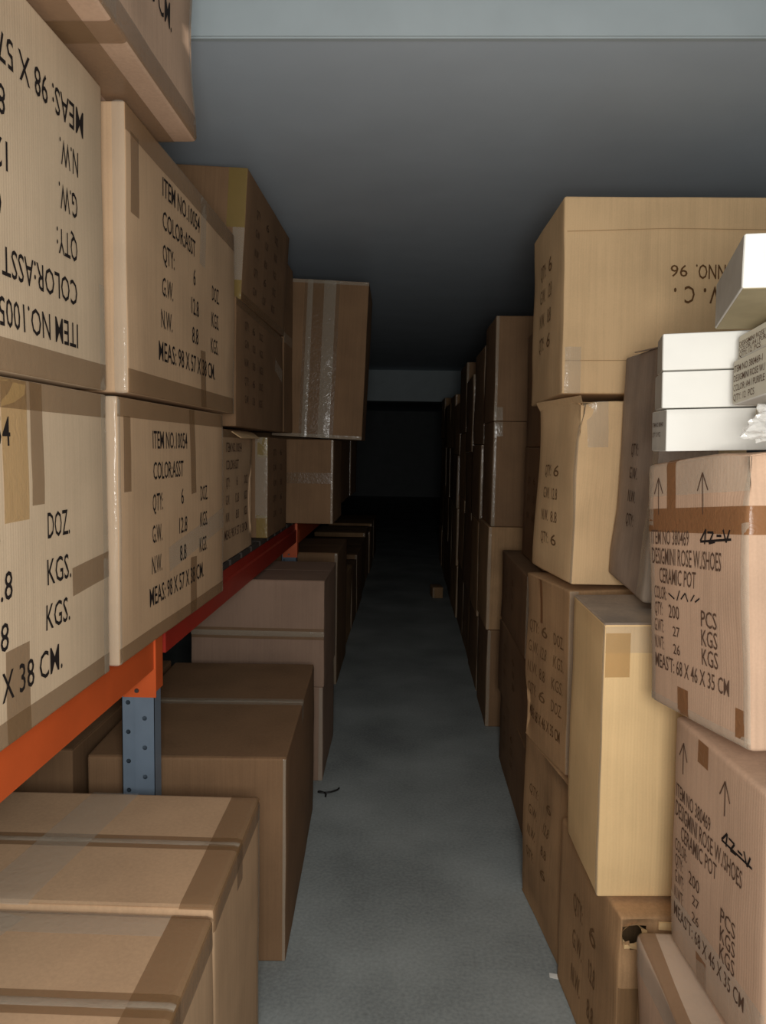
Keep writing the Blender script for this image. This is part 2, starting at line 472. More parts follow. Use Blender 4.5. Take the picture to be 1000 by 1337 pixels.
# ------------------------------------------------------------------ pallet rack on the left
rack = tag(empty('pallet_rack', (-0.70, 2.0, 0)), 'steel pallet rack with blue holed posts and orange beams carrying the left cartons', 'rack')
def rk(o):
    o.parent = rack; o.matrix_parent_inverse = Matrix.Translation((0.70, -2.0, 0)); return o
BX = -0.652
def beam_prof(x, z0, z1, sgn=1):
    t = 0.045
    zs = z0 + (z1-z0)*0.62
    return [(x, z0), (x, zs), (x-0.008*sgn, zs+0.006), (x-0.008*sgn, z1), (x-t*sgn, z1), (x-t*sgn, z0)]
def holed_post(x0, y0, z1, cap):
    """upright: front plate with staggered punched holes, fold, side web and rear flange"""
    x1 = x0+0.09
    v = []; f = []
    def cell(xa, xb, za, zb, y, hole):
        n = len(v)
        v.extend([(xa, y, za), (xb, y, za), (xb, y, zb), (xa, y, zb)])
        if not hole:
            f.append((n, n+1, n+2, n+3)); return
        cx, cz = (xa+xb)/2, (za+zb)/2
        k = 8
        for i in range(k):
            a = math.pi*2*(i+0.5)/k - math.pi*0.75 - math.pi/k*0
            v.append((cx+0.0065*math.cos(a), y, cz+0.0065*math.sin(a)))
        h = n+4
        # ring: corners 0..3 at -135,-45,45,135 deg; octagon verts pairwise
        for c in range(4):
            a, b = h+(2*c-1) % 8, h+(2*c) % 8
            a2 = h+(2*c+1) % 8
            f.append((n+c, b, a))
            f.append((n+c, n+(c+1) % 4, a2, b))
    zz = 0.0; i = 0
    while zz < z1-0.001:
        zt = min(z1, zz+0.04)
        cell(x0, x0+0.034, zz, zt, y0+0.006, i % 2 == 0)
        cell(x0+0.036, x1, zz, zt, y0, i % 2 == 1)
        n = len(v)
        v.extend([(x0+0.034, y0+0.006, zz), (x0+0.036, y0, zz), (x0+0.036, y0, zt), (x0+0.034, y0+0.006, zt)]); f.append((n, n+1, n+2, n+3))
        zz = zt; i += 1
    mb = MB(); mb.v = v; mb.f = f
    mb.box(x1-0.002, x1, y0, y0+0.05, 0, z1)             # web towards the aisle
    mb.box(x1-0.014, x1-0.002, y0+0.05, y0+0.052, 0, z1)
    mb.box(x1-0.016, x1-0.014, y0+0.05, y0+0.09, 0, z1)
    mb.box(x0, x0+0.002, y0+0.006, y0+0.09, 0, z1)
    mb.box(x0, x1-0.014, y0+0.088, y0+0.09, 0, z1)
    post = rk(mb.build('post', 'blue_paint'))
    fp = rk(MB().box(x0-0.02, x1+0.02, y0-0.02, y0+0.11, 0.0, 0.006).build('foot_plate', 'blue_paint'))
    return post
PY = (1.95, 4.55)
for y in PY:
    holed_post(BX-0.09, y, 1.045, True)
    holed_post(-1.62, y, 1.045, True)
rk(MB().prism_y(beam_prof(BX+0.001, 0.915, 1.047), -0.60, PY[0]-0.004).build('beam', 'orange_paint'))
rk(MB().prism_y(beam_prof(BX+0.001, 0.932, 1.047), PY[0]+0.094, PY[1]-0.004).build('beam', 'red_paint'))
rk(MB().prism_y(beam_prof(BX+0.001, 0.915, 1.047), PY[1]+0.094, 7.1).build('beam', 'orange_paint'))
for ya, yb in ((-0.60, PY[0]-0.004), (PY[0]+0.094, PY[1]-0.004), (PY[1]+0.094, 7.1)):
    rk(MB().prism_y(beam_prof(-1.60, 0.915, 1.047, -1), ya, yb).build('beam', 'orange_paint'))
for y in PY:      # beam end connectors wrapping the post
    c = rk(MB().box(BX-0.082, BX+0.006, y-0.006, y-0.002, 0.838, 1.045).box(BX+0.001, BX+0.005, y-0.002, y+0.055, 0.852, 1.045).build('beam_connector', 'orange_paint', bevel=0.001))
    bm = bmesh.new()
    bmesh.ops.create_cone(bm, cap_ends=True, segments=10, radius1=0.0065, radius2=0.005, depth=0.004)
    me = bpy.data.meshes.new('bolt'); bm.to_mesh(me); bm.free(); me.materials.append(M['bolt_steel'])
    bo = bpy.data.objects.new('bolt', me); COL.objects.link(bo)
    bo.parent = c
    bo.location = (BX-0.045, y-0.008, 0.856); bo.rotation_euler = (R(90), 0, 0)
# loose shelf boards across the beams of the far bays
yy = 2.46
while yy < 7.0:
    rk(MB().box(-1.62, BX-0.004, yy, yy+0.165, 1.049, 1.072).build('shelf_board', 'shelf_board', bevel=0.002))
    yy += 0.195

# ------------------------------------------------------------------ cartons on the rack
Z0 = 1.05
lb = Carton('pale item carton at the left frame edge, lower one, DOZ and KGS print upright', (-0.775, 0.985, Z0), (0, 0, 0), (0.39, 0.98, 0.545), 'kraft_pale', 1)
lb.text('+x', [(t, u-(0.03 if u > 0.15 else 0), v, (0.50 if t[:4] == 'MEAS' else w_), h_) for t, u, v, w_, h_ in ITEM_ROWS], du=0.078, dv=-0.005)
lb.edge_tape('+x', 'top'); lb.edge_tape('+x', 'bottom', tw=0.04)
lb.patch([('+x', 0.10, 0.175, 0.06, 0.2725)], 'tape_honey'); lb.patch([('+x', 0.185, 0.225, 0.08, 0.2725)], 'tape_brown')
lb.patch([('+x', 0.32, 0.49, -0.085, -0.035)], 'tape_brown', ang=0.05); lb.patch([('+x', 0.10, 0.17, -0.2725, -0.13)], 'tape_brown')
lb.edge_tape('+x', 'right', 'tape_clear', 0.03)

lb = Carton('pale item carton at the left frame edge, upper one, its print upside down', (-0.785, 1.01, 1.603), (0, 0, 0), (0.39, 0.975, 0.572), 'kraft_pale', 2)
lb.text('+x', [(t, u, v, w_*0.93, h_) for t, u, v, w_, h_ in ITEM_ROWS], flip=True, du=-0.095, dv=0.0)
lb.edge_tape('+x', 'bottom', tw=0.05); lb.edge_tape('+x', 'right', 'tape_clear', 0.03, lo=-1, hi=-0.3)
lb.patch([('+x', 0.0, 0.05, -0.285, -0.12)], 'tape_yellow')

lb = Carton('item carton resting over the blue post, print upright, lower of its pair', (-0.762, 1.925, Z0), (0, 0, -0.8), (0.39, 0.83, 0.545), 'kraft_tan', 3)
lb.text('+x', [(t, u*0.82+0.01, v*0.95, w_*0.82, h_*0.95) for t, u, v, w_, h_ in ITEM_ROWS], dv=0.0)
lb.edge_tape('+x', 'top', tw=0.04); lb.edge_tape('+x', 'bottom', tw=0.035)
lb.patch([('+x', -0.385, -0.345, 0.08, 0.235)], 'tape_brown')
lb.patch([('+x', 0.075, 0.12, 0.05, 0.2725)], 'tape_brown', ang=0.06); lb.patch([('+x', 0.07, 0.125, -0.2725, -0.12)], 'tape_brown', ang=-0.05)
lb.patch([('+x', -0.10, 0.40, -0.10, -0.04)], 'tape_clear', ang=0.12)
lb.patch([('-y', lb.w/2-0.028, lb.w/2-0.002, -lb.h/2, lb.h/2)], 'tape_clear', bulge=0.003); lb.edge_tape('+x', 'left', 'tape_clear', 0.012); lb.edge_tape('+x', 'right', 'tape_clear', 0.02)

lb = Carton('item carton with upright print under the top-left overhanging carton', (-0.765, 2.045, 1.605), (0, 0, 0), (0.39, 0.965, 0.575), 'kraft_tan', 4)
lb.text('+x', ITEM_ROWS, du=0.015)
lb.edge_tape('+x', 'top', tw=0.055); lb.edge_tape('+x', 'bottom', tw=0.05)
lb.patch([('+x', -0.455, -0.405, 0.08, 0.24)], 'tape_brown')
lb.patch([('+x', 0.07, 0.13, 0.10, 0.2875)], 'tape_clear', ang=-0.05); lb.patch([('+x', 0.075, 0.13, -0.2875, -0.13)], 'tape_brown', ang=0.04)
lb.patch([('-y', lb.w/2-0.028, lb.w/2-0.002, -lb.h/2, lb.h/2)], 'tape_clear', bulge=0.003); lb.edge_tape('+x', 'right', 'tape_clear', 0.02, lo=-1, hi=-0.4)

lb = Carton('top left carton of the third tier overhanging the aisle, taped underside showing', (-0.775, 1.31, 2.186), (0, 0, 0), (0.57, 0.97, 0.42), 'kraft_pink', 5, r=0.01, dents=[((0.285, 0.485, 0.2), 0.12, 0.012)])
lb.text('+x', [('MEAS: 98 X 57 X 38 CM.', -0.32, -0.065, 0.52, 0.05), ('KGS.', 0.13, 0.02, 0.1, 0.05), ('N.W.', -0.28, 0.02, 0.1, 0.05)], du=0.1)
lb.patch([('-z', 0.16, 0.235, -0.485, 0.485)], 'tape_brown'); lb.patch([('-z', 0.0, 0.285, -0.05, 0.02)], 'tape_brown', off=0.002)
lb.edge_tape('+x', 'bottom', 'tape_brown', 0.05); lb.edge_tape('+x', 'right', 'tape_clear', 0.03)
lb.patch([('+x', -0.06, 0.0, -0.21, 0.2)], 'tape_clear')

lb = Carton('box with yellow tape on its corner, atop the second stack on the rack', (-0.905, 3.36, 2.058), (0, 3.2, -0.6), (0.57, 0.95, 0.475), 'kraft_brown_dim', 6)
lb.edge_tape('-y', 'right', 'tape_yellow', 0.07, lo=0.1, hi=1); lb.edge_tape('-y', 'right', 'tape_clear', 0.045, lo=-0.7, hi=0.1)
lb.edge_tape('-y', 'right', 'tape_yellow', 0.045, lo=-1, hi=-0.7)
dashes(lb, '+x', None, 3, 5, -0.28, 0.12, 0.19, 0.075); lb.edge_tape('+x', 'bottom', tw=0.03)

lb = Carton('dim printed box right below the yellow-taped corner box on the rack', (-0.91, 3.33, 1.572), (0, 0, 0), (0.57, 1.06, 0.468), 'kraft_brown_dim', 7)
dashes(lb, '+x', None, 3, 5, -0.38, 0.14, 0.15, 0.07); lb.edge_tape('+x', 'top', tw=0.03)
lb.patch([('+x', 0.3, 0.5, 0.03, 0.09)], 'tape_clear', ang=-0.2)

lb = Carton('carton with a curled top flap standing on black shelf boards beside the red beam', (-0.945, 2.99, 1.0735), (0, 0, 0), (0.57, 0.58, 0.488), 'kraft_tan', 8, dents=[((0.285, 0.29, 0.2), 0.14, 0.012)])
lb.text('+x', [('ITEM NO.10054', -0.2, 0.16, 0.27, 0.035), ('COLOR:ASST', -0.2, 0.095, 0.22, 0.035), ('QTY:', -0.2, 0.03, 0.06, 0.035), ('6', -0.02, 0.03, 0.02, 0.035), ('DOZ.', 0.13, 0.03, 0.07, 0.035),
               ('G.W.', -0.2, -0.035, 0.06, 0.035), ('12.8', -0.04, -0.035, 0.06, 0.035), ('KGS.', 0.13, -0.035, 0.07, 0.035), ('N.W.', -0.2, -0.1, 0.06, 0.035), ('8.8', -0.03, -0.1, 0.05, 0.035), ('KGS.', 0.13, -0.1, 0.07, 0.035), ('MEAS: 98 X 57 X 38 CM.', -0.22, -0.165, 0.42, 0.035)], 'ink_soft')
lb.edge_tape('+x', 'left', 'tape_clear', 0.02); lb.edge_tape('+x', 'top', 'tape_brown', 0.03)
link('flap', [lb.P('+x', -0.12, 0.235, 0.004), lb.P('+x', 0.29, 0.236, 0.004), lb.P('+x', 0.25, 0.215, 0.035), lb.P('+x', -0.06, 0.212, 0.028), lb.P('+x', -0.12, 0.238, 0.007), lb.P('+x', 0.29, 0.239, 0.007), lb.P('+x', 0.25, 0.219, 0.037), lb.P('+x', -0.06, 0.216, 0.03)],
     [(0, 1, 2, 3), (4, 5, 6, 7), (0, 1, 5, 4), (1, 2, 6, 5), (2, 3, 7, 6), (3, 0, 4, 7)], 'kraft_gold', lb.root)

lb = Carton('box with a pale taped end beside the curled-flap carton on the rack', (-0.925, 3.80, 1.0735), (0, 0, 0), (0.57, 0.54, 0.47), 'kraft_brown_dim', 9)
lb.edge_tape('-y', 'right', 'tape_clear', 0.06, lo=-0.6, hi=1); lb.edge_tape('-y', 'right', 'tape_yellow', 0.055, lo=-1, hi=-0.55); lb.edge_tape('-y', 'right', 'tape_yellow', 0.05, lo=0.6, hi=1)
dashes(lb, '+x', None, 2, 5, -0.12, 0.15, 0.18, 0.075)
lb = Carton('dark sliver of box squeezed before the tall overhanging carton', (-0.91, 4.03, 1.575), (0, 0, 0), (0.57, 0.28, 0.86), 'kraft_brown_dim', 10)
lb.patch([('+x', -0.14, 0.14, 0.02, 0.07)], 'tape_clear')

lb = Carton('plain carton on the rack carrying the tall overhanging box', (-0.69, 4.53, 1.0735), (0, 0, 0), (0.57, 0.56, 0.47), 'kraft_brown_dim', 11)
lb.edge_tape('-y', 'right', 'tape_clear', 0.015); lb.patch([('-y', -0.28, 0.28, -0.01, 0.05)], 'tape_brown')
lb = Carton('tall box overhanging the aisle with a shiny vertical tape strip', (-0.505, 4.53, 1.552), (0, 2.2, 1.0), (0.50, 0.60, 0.855), 'kraft_brown_dim', 12)
lb.patch([('-y', 0.005, 0.07, -0.4275, 0.4275)], 'tape_clear', bulge=0.003); lb.patch([('-y', -0.085, -0.055, -0.4275, 0.4275)], 'tape_clear', bulge=0.003)
lb.patch([('-y', -0.10, 0.09, -0.4275, 0.4275)], 'tape_brown', off=0.0006)
lb.edge_tape('-y', 'bottom', 'tape_clear', 0.02); lb.edge_tape('-y', 'top', 'tape_clear', 0.02)

# ------------------------------------------------------------------ cartons on the floor, left
lb = Carton('nearest taped floor carton in the lower left corner', (-0.705, 1.075, 0), (0, 0, 0), (0.75, 0.455, 0.655), 'kraft_tan', 13, r=0.012, n=14)
lb.top_flaps('x', tape='tape_brown', drop=0.09, gap=0.002)
lb.patch([('+z', 0.30, 0.375, -0.2275, 0.2275)], 'tape_brown', off=0.0062); lb.patch([('+z', -0.375, 0.30, 0.16, 0.2275)], 'tape_clear', off=0.0062)
lb.edge_tape('+x', 'top', 'tape_brown', 0.05)
lb.patch([('+z', -0.1, -0.02, -0.22, 0.22)], 'tape_clear', off=0.0065, ang=-0.3)
lb = Carton('taped floor carton before the blue post, second from the lower left corner', (-0.71, 1.537, 0), (0, 0, 0.4), (0.75, 0.450, 0.660), 'kraft_tan', 14, r=0.012, n=14)
lb.top_flaps('x', tape='tape_brown', drop=0.085, gap=0.002)
lb.patch([('+z', 0.31, 0.375, -0.225, 0.225)], 'tape_brown', off=0.0062); lb.patch([('+z', -0.05, 0.06, -0.225, 0.225)], 'tape_clear', off=0.0065, ang=-0.12)
lb.edge_tape('+x', 'top', 'tape_brown', 0.045); lb.edge_tape('+x', 'right', 'tape_clear', 0.03)
lb = Carton('long dark-topped floor carton right behind the blue post', (-0.628, 2.575, 0), (0, 0, 2.2), (0.57, 0.954, 0.613), 'kraft_brown_dim', 15, r=0.008, n=12)
lb.top_flaps('x', tape='tape_clear', drop=0.06, tw=0.06)
lb.edge_tape('-y', 'right', 'tape_clear', 0.012)
lb = Carton('shadowed carton under the orange beam left of the blue post', (-1.30, 2.62, 0), (0, 0, 0), (0.68, 0.95, 0.605), 'kraft_brown_dim', 16)
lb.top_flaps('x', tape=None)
lb = Carton('bottom box of the pinkish pair beyond the blue post', (-0.655, 3.61, 0), (0, 0, 0.5), (0.60, 0.56, 0.432), 'kraft_mauve', 17)
lb.edge_tape('-y', 'right', 'tape_clear', 0.02)
lb = Carton('pinkish carton with a glinting tape seam, upper of its floor pair', (-0.65, 3.61, 0.433), (0, 0, 0), (0.60, 0.56, 0.478), 'kraft_mauve', 18)
lb.patch([('-y', -0.30, 0.30, -0.012, 0.012)], 'tape_clear', bulge=0.003, across='v'); lb.patch([('-y', -0.30, 0.30, -0.025, 0.025)], 'tape_brown', off=0.0006)
lb.top_flaps('x', tape=None)
lb = Carton('dark floor carton behind the second blue post', (-0.72, 5.12, 0), (0, 0, 0), (0.60, 0.75, 0.84), 'kraft_brown_dim', 19)
lb.top_flaps('x', tape=None); lb.edge_tape('-y', 'right', 'tape_clear', 0.02)

# ------------------------------------------------------------------ right-hand stack
lb = Carton('crushed bottom carton on the right edge of the aisle floor', (0.690, 2.345, 0), (0, 0, 7.5), (0.50, 0.43, 0.560), 'kraft_worn', 20, warp=0.014, r=0.01, dents=[((-0.25, -0.2, 0.5), 0.07, 0.02)])
dashes(lb, '-x', None, 2, 4, -0.15, 0.1, 0.14, 0.07, 'ink_faded'); lb.edge_tape('-x', 'right', 'tape_clear', 0.02)
lb = Carton('worn gold carton with brown stencil rows above the crushed bottom one', (0.682, 2.38, 0.563), (0, -0.6, 12.0), (0.50, 0.34, 0.545), 'kraft_worn', 21, warp=0.012, r=0.009, dents=[((-0.25, 0.17, 0.1), 0.08, 0.015)])
dashes(lb, '-x', None, 3, 4, -0.14, 0.09, 0.10, 0.068, 'ink_faded', 0.036); lb.edge_tape('-y', 'left', 'tape_clear', 0.03)
lb.text('-x', [('MEAS: 68 X 46 X 35 CM', -0.14, -0.19, 0.27, 0.035)], 'ink_brown'); lb.patch([('-x', -0.06, -0.04, 0.13, 0.27)], 'tape_amber', ang=0.1)
lb = Carton('tall gold carton with an open torn top corner under the big upside-down stencilled box', (0.695, 2.385, 1.118), (0, 1.0, 6.5), (0.50, 0.40, 0.522), 'kraft_gold', 22, warp=0.010, r=0.009, dents=[((-0.25, -0.2, 0.5), 0.05, 0.02)])
dashes(lb, '-x', None, 2, 4, -0.1, 0.04, 0.10, 0.07, 'ink_faded', 0.034)
lb.patch([('-y', -0.225, -0.165, 0.13, 0.261)], 'tape_clear', bulge=0.004, ang=0.05)
lb.edge_tape('-x', 'right', 'tape_clear', 0.02)
# sprung top flap edge
link('flap', [lb.P('-x', 0.2, 0.261, 0.0), lb.P('-x', -0.2, 0.245, 0.002), lb.P('-x', -0.2, 0.262, 0.022), lb.P('-x', 0.2, 0.275, 0.03),
              lb.P('-x', 0.2, 0.264, 0.0), lb.P('-x', -0.2, 0.249, 0.002), lb.P('-x', -0.2, 0.266, 0.022), lb.P('-x', 0.2, 0.279, 0.03)],
     [(0, 1, 2, 3), (4, 5, 6, 7), (0, 1, 5, 4), (1, 2, 6, 5), (2, 3, 7, 6), (3, 0, 4, 7)], 'kraft_gold', lb.root)
lb = Carton('big golden box at upper right with upside-down CTN NO. 96 stencil', (0.857, 2.56, 1.668), (-1.5, -0.6, 1.6), (0.82, 0.48, 0.575), 'kraft_gold', 23, warp=0.006, r=0.008, n=14)
lb.text('-y', [('CTNNO.', -0.115, -0.091, 0.135, 0.042), ('96', 0.045, -0.089, 0.05, 0.034)], 'ink_brown', flip=True)
lb.text('-y', [('V', -0.052, -0.028, 0.030, 0.05), ('.', -0.012, -0.022, 0.008, 0.07), ('C', 0.022, -0.028, 0.030, 0.05), ('.', 0.076, -0.022, 0.008, 0.07)], 'ink_brown', flip=True)
lb.patch([('-y', -0.40, -0.352, -0.2875, -0.15)], 'tape_clear', bulge=0.004)
dashes(lb, '-x', None, 2, 4, -0.1, 0.12, 0.12, 0.08, 'ink_faded', 0.045)
lb.strokes('-y', [((-0.4, 0.185), (-0.1, 0.195)), ((-0.1, 0.195), (0.4, 0.19)), ((-0.4, -0.19), (0.4, -0.185))], 0.002, 'crease', 'crease_line')

lb = Carton('bright cream carton at lower right with a dusty top', (0.697, 1.835, 0.494), (2.0, -1.2, 1.5), (0.50, 0.285, 0.640), 'kraft_cream', 24, warp=0.005, r=0.007, n=12)
lb.patch([('+z', -0.248, 0.248, -0.14, 0.14)], 'kraft_dusty', 'flap', 0.0, 0.003)
lb.patch([('-y', -0.245, -0.19, 0.20, 0.30)], 'tape_honey', off=0.0024); lb.edge_tape('-x', 'right', 'tape_clear', 0.015)
lb.patch([('-y', -0.246, 0.246, 0.255, 0.316)], 'tape_clear')
lb = Carton('torn bottom carton with a dark hole near its front top corner', (0.720, 1.875, 0), (0, 0, 4.0), (0.50, 0.47, 0.478), 'kraft_worn', 25, warp=0.006, r=0.012, n=26, hole=('-y', -0.213, 0.188, 0.026, 0.024),
            dents=[((-0.2, -0.235, 0.43), 0.05, 0.02)])
lb.patch([('-y', -0.16, 0.25, 0.214, 0.232)], 'kraft_cream', 'flap', 0.002, 0.004, ang=0.03)
lb.patch([('-y', -0.18, -0.06, 0.175, 0.195)], 'tape_amber', ang=0.2)
dashes(lb, '-x', None, 2, 3, -0.1, 0.05, 0.13, 0.1, 'ink_faded', 0.05); lb.edge_tape('-y', 'left', 'tape_brown', 0.05, lo=-1, hi=0.3)
# torn paper rim round the hole
rv = []; rf = []
for i in range(14):
    a = 2*math.pi*i/14; k = 1 + 0.1*math.sin(i*2.3)
    rv.append(lb.P('-y', -0.213+0.024*math.cos(a), 0.188+0.022*math.sin(a), -0.004))
    rv.append(lb.P('-y', -0.213+0.032*k*math.cos(a), 0.188+0.029*k*math.sin(a), 0.005))
for i in range(14):
    j = (i+1) % 14; rf.append((2*i, 2*j, 2*j+1, 2*i+1))
link('torn_rim', rv, rf, 'kraft_cream', lb.root)

lb = Carton('flattened dusty grey carton standing on edge beside the white boxes', (0.64, 1.975, 1.150), (2.0, 1.8, -2.0), (0.15, 0.37, 0.60), 'grey_board', 26, warp=0.010, r=0.012, dents=[((-0.07, -0.18, 0.3), 0.12, 0.012)])
lb.edge_tape('-x', 'right', 'tape_clear', 0.05); lb.edge_tape('-y', 'left', 'tape_clear', 0.04, lo=-1, hi=-0.5)
dashes(lb, '-x', None, 1, 4, -0.05, 0.04, 0.1, 0.06, 'ink_soft', 0.03)
link('flap', [lb.P('+z', -0.075, -0.18), lb.P('+z', 0.0, -0.18), lb.P('+z', 0.0, 0.1, 0.02), lb.P('+z', -0.095, 0.02, 0.015), lb.P('+z', -0.075, -0.18, 0.004), lb.P('+z', 0.0, -0.18, 0.004), lb.P('+z', 0.0, 0.1, 0.024), lb.P('+z', -0.095, 0.02, 0.019)],
     [(0, 1, 2, 3), (4, 5, 6, 7), (0, 1, 5, 4), (1, 2, 6, 5), (2, 3, 7, 6), (3, 0, 4, 7)], 'grey_board', lb.root)

POT = [('ITEM NO 380469', -0.155, 0.075, 0.145, 0.027), ('DESIGMINI ROSE W./SHOES', -0.155, 0.038, 0.255, 0.030), ('CERAMIC POT', -0.125, 0.003, 0.14, 0.028),
       ('COLOR:', -0.15, -0.028, 0.055, 0.024), ('QTY:', -0.148, -0.058, 0.035, 0.024), ('200', -0.085, -0.058, 0.042, 0.024), ('PCS', 0.035, -0.058, 0.05, 0.027),
       ('G.WT:', -0.148, -0.09, 0.04, 0.024), ('27', -0.07, -0.09, 0.026, 0.018), ('KGS', 0.035, -0.09, 0.05, 0.027),
       ('N.WT:', -0.148, -0.122, 0.04, 0.024), ('26', -0.07, -0.122, 0.026, 0.018), ('KGS', 0.035, -0.122, 0.05, 0.027),
       ('MEAS\'T: 68 X 46 X 35 CM', -0.148, -0.158, 0.265, 0.026)]
def arrows(s, us, v0, v1, wd=0.003):
    for u in us:
        s.strokes('-x', [((u, v0), (u, v1)), ((u, v1), (u-0.018, v1-0.03)), ((u, v1), (u+0.018, v1-0.03))], wd, 'ink_soft', 'arrow_mark')
SCR = [((0.03, 0.085), (0.05, 0.105)), ((0.05, 0.105), (0.045, 0.08)), ((0.055, 0.1), (0.075, 0.1)), ((0.075, 0.1), (0.06, 0.082)), ((0.06, 0.082), (0.08, 0.085)), ((0.085, 0.095), (0.10, 0.095)),
       ((0.105, 0.105), (0.115, 0.085)), ((0.115, 0.085), (0.125, 0.105)), ((0.125, 0.105), (0.118, 0.09)), ((0.03, 0.084), (0.13, 0.09))]
lb = Carton('pinkish ceramic pot carton wrapped with an amber tape band below the white boxes', (0.838, 1.340, 1.040), (-5.4, -0.6, 6.4), (0.68, 0.355, 0.459), 'kraft_pink', 27, warp=0.006, r=0.012, n=14, dents=[((-0.34, -0.17, 0.44), 0.05, 0.012)])
lb.text('-x', POT, 'ink_soft'); lb.strokes('-x', SCR, 0.004, 'ink', 'handwriting')
lb.strokes('-x', [((-0.085, -0.014), (-0.06, -0.022)), ((-0.05, -0.024), (-0.04, -0.005)), ((-0.035, -0.02), (-0.02, -0.008)), ((-0.02, -0.008), (-0.01, -0.022)), ((0.0, -0.02), (0.012, -0.008)), ((0.015, -0.02), (0.03, -0.012))], 0.003, 'ink', 'handwriting')
arrows(lb, (-0.125, 0.04), 0.13, 0.20)
lb.patch([('-x', -0.1775, 0.1775, 0.098, 0.142), ('-y', -0.34, 0.34, 0.098, 0.142)], 'tape_amber')
lb.patch([('-x', -0.09, -0.055, 0.142, 0.2275), ('+z', -0.34, -0.24, 0.055, 0.09)], 'tape_amber', off=0.0014)
lb.patch([('-x', -0.055, -0.015, -0.2275, -0.178)], 'tape_amber'); lb.patch([('-x', 0.135, 0.16, -0.215, -0.17)], 'tape_amber')
lb.patch([('-x', -0.1775, 0.1775, 0.165, 0.2275)], 'tape_clear'); lb.edge_tape('-x', 'left', 'tape_clear', 0.03); lb.edge_tape('-x', 'right', 'tape_clear', 0.02); lb.edge_tape('-x', 'bottom', 'tape_clear', 0.02)
lb.strokes('-y', [((-0.27, -0.02), (-0.24, -0.03)), ((-0.25, -0.12), (-0.235, -0.12)), ((-0.26, 0.05), (-0.24, 0.05))], 0.012, 'ink_soft', 'printed_mark')
lb = Carton('pinkish ceramic pot carton directly under the amber-banded one', (0.888, 1.305, 0.553), (0, -2.0, 3.3), (0.68, 0.35, 0.456), 'kraft_pink', 28, warp=0.006, r=0.012, n=14)
lb.text('-x', POT, 'ink_soft'); lb.strokes('-x', SCR, 0.004, 'ink', 'handwriting')
arrows(lb, (-0.125, 0.04), 0.13, 0.19)
lb.patch([('-x', -0.065, -0.025, 0.18, 0.2225)], 'tape_amber'); lb.patch([('-x', -0.055, -0.015, -0.2225, -0.17)], 'tape_amber')
lb.patch([('-x', -0.175, 0.175, -0.2225, -0.12)], 'tape_clear')
lb = Carton('squashed bottom carton with clear tape under the two pot cartons', (0.82, 1.285, 0), (0, -1.0, -3.0), (0.68, 0.42, 0.535), 'kraft_pink', 29, warp=0.012, r=0.02, n=14, dents=[((-0.34, 0.0, 0.5), 0.15, 0.015)])
lb.patch([('+z', -0.34, -0.30, -0.21, 0.21), ], 'tape_brown'); lb.patch([('+z', -0.30, -0.25, -0.21, 0.21)], 'tape_clear'); lb.edge_tape('-x', 'top', 'tape_clear', 0.07)

# ------------------------------------------------------------------ white boxes on the pot carton
def white_box(label, loc, rot, dims, seed, side_text=None, opened=False):
    b = Carton(label, loc, rot, dims, 'white_board', seed, warp=0.002, r=0.003, n=6, name='white_box')
    e = 0.002
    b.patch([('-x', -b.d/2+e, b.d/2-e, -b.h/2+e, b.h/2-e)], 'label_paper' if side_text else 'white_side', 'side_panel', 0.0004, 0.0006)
    if side_text:
        b.text('-x', side_text, 'ink_soft', off=0.003)
    return b
LAB = [('ITEM NO 380469-1', -0.068, 0.016, 0.12, 0.011), ('DESIGMINI ROSE W./', -0.068, 0.0, 0.13, 0.011), ('COLOR: A4 / PURPLE', -0.068, -0.016, 0.13, 0.011), ('QTY: 12  PCS', -0.068, -0.032, 0.09, 0.011)]
SML = [('ITEM NO 380469', -0.04, 0.008, 0.08, 0.008), ('QTY 12 PCS', -0.04, -0.010, 0.06, 0.008)]
b = white_box('bottom white box of the three stacked facing the aisle', (0.562, 1.452, 1.505), (0, -1.8, -5), (0.18, 0.11, 0.076), 31); b.text('-x', SML, 'ink_soft', off=0.003)
b = white_box('middle white box of the three stacked facing the aisle', (0.560, 1.452, 1.583), (0, -1.6, -11), (0.18, 0.10, 0.066), 32)
b = white_box('top white box of the three stacked facing the aisle', (0.560, 1.452, 1.651), (0, -1.4, -13), (0.18, 0.10, 0.066), 33)
b = white_box('white box at the right edge, lowest of those with printed sides', (0.695, 1.240, 1.534), (-3.2, 0, -2), (0.22, 0.16, 0.048), 34, [(t, u, v*0.7, w_, h_*0.8) for t, u, v, w_, h_ in LAB])
b = white_box('white box with four printed lines on its side at the right edge', (0.664, 1.262, 1.588), (-3.8, 0, -3.3), (0.22, 0.155, 0.076), 35, LAB)
b = white_box('white box with slanted printed side right under the tilted one', (0.672, 1.268, 1.667), (-4.2, 0, -3.0), (0.22, 0.155, 0.040), 36, [(t, u, v*0.55, w_, h_*0.7) for t, u, v, w_, h_ in LAB[1:]])
b = white_box('tilted white box topmost at the right edge, its olive underside showing', (0.613, 1.208, 1.722), (-4.4, 0.6, -13.7), (0.24, 0.25, 0.077), 37)
b.patch([('-z', -0.118, 0.118, -0.123, 0.123)], 'olive_board', 'bottom_panel', 0.0004, 0.0008)
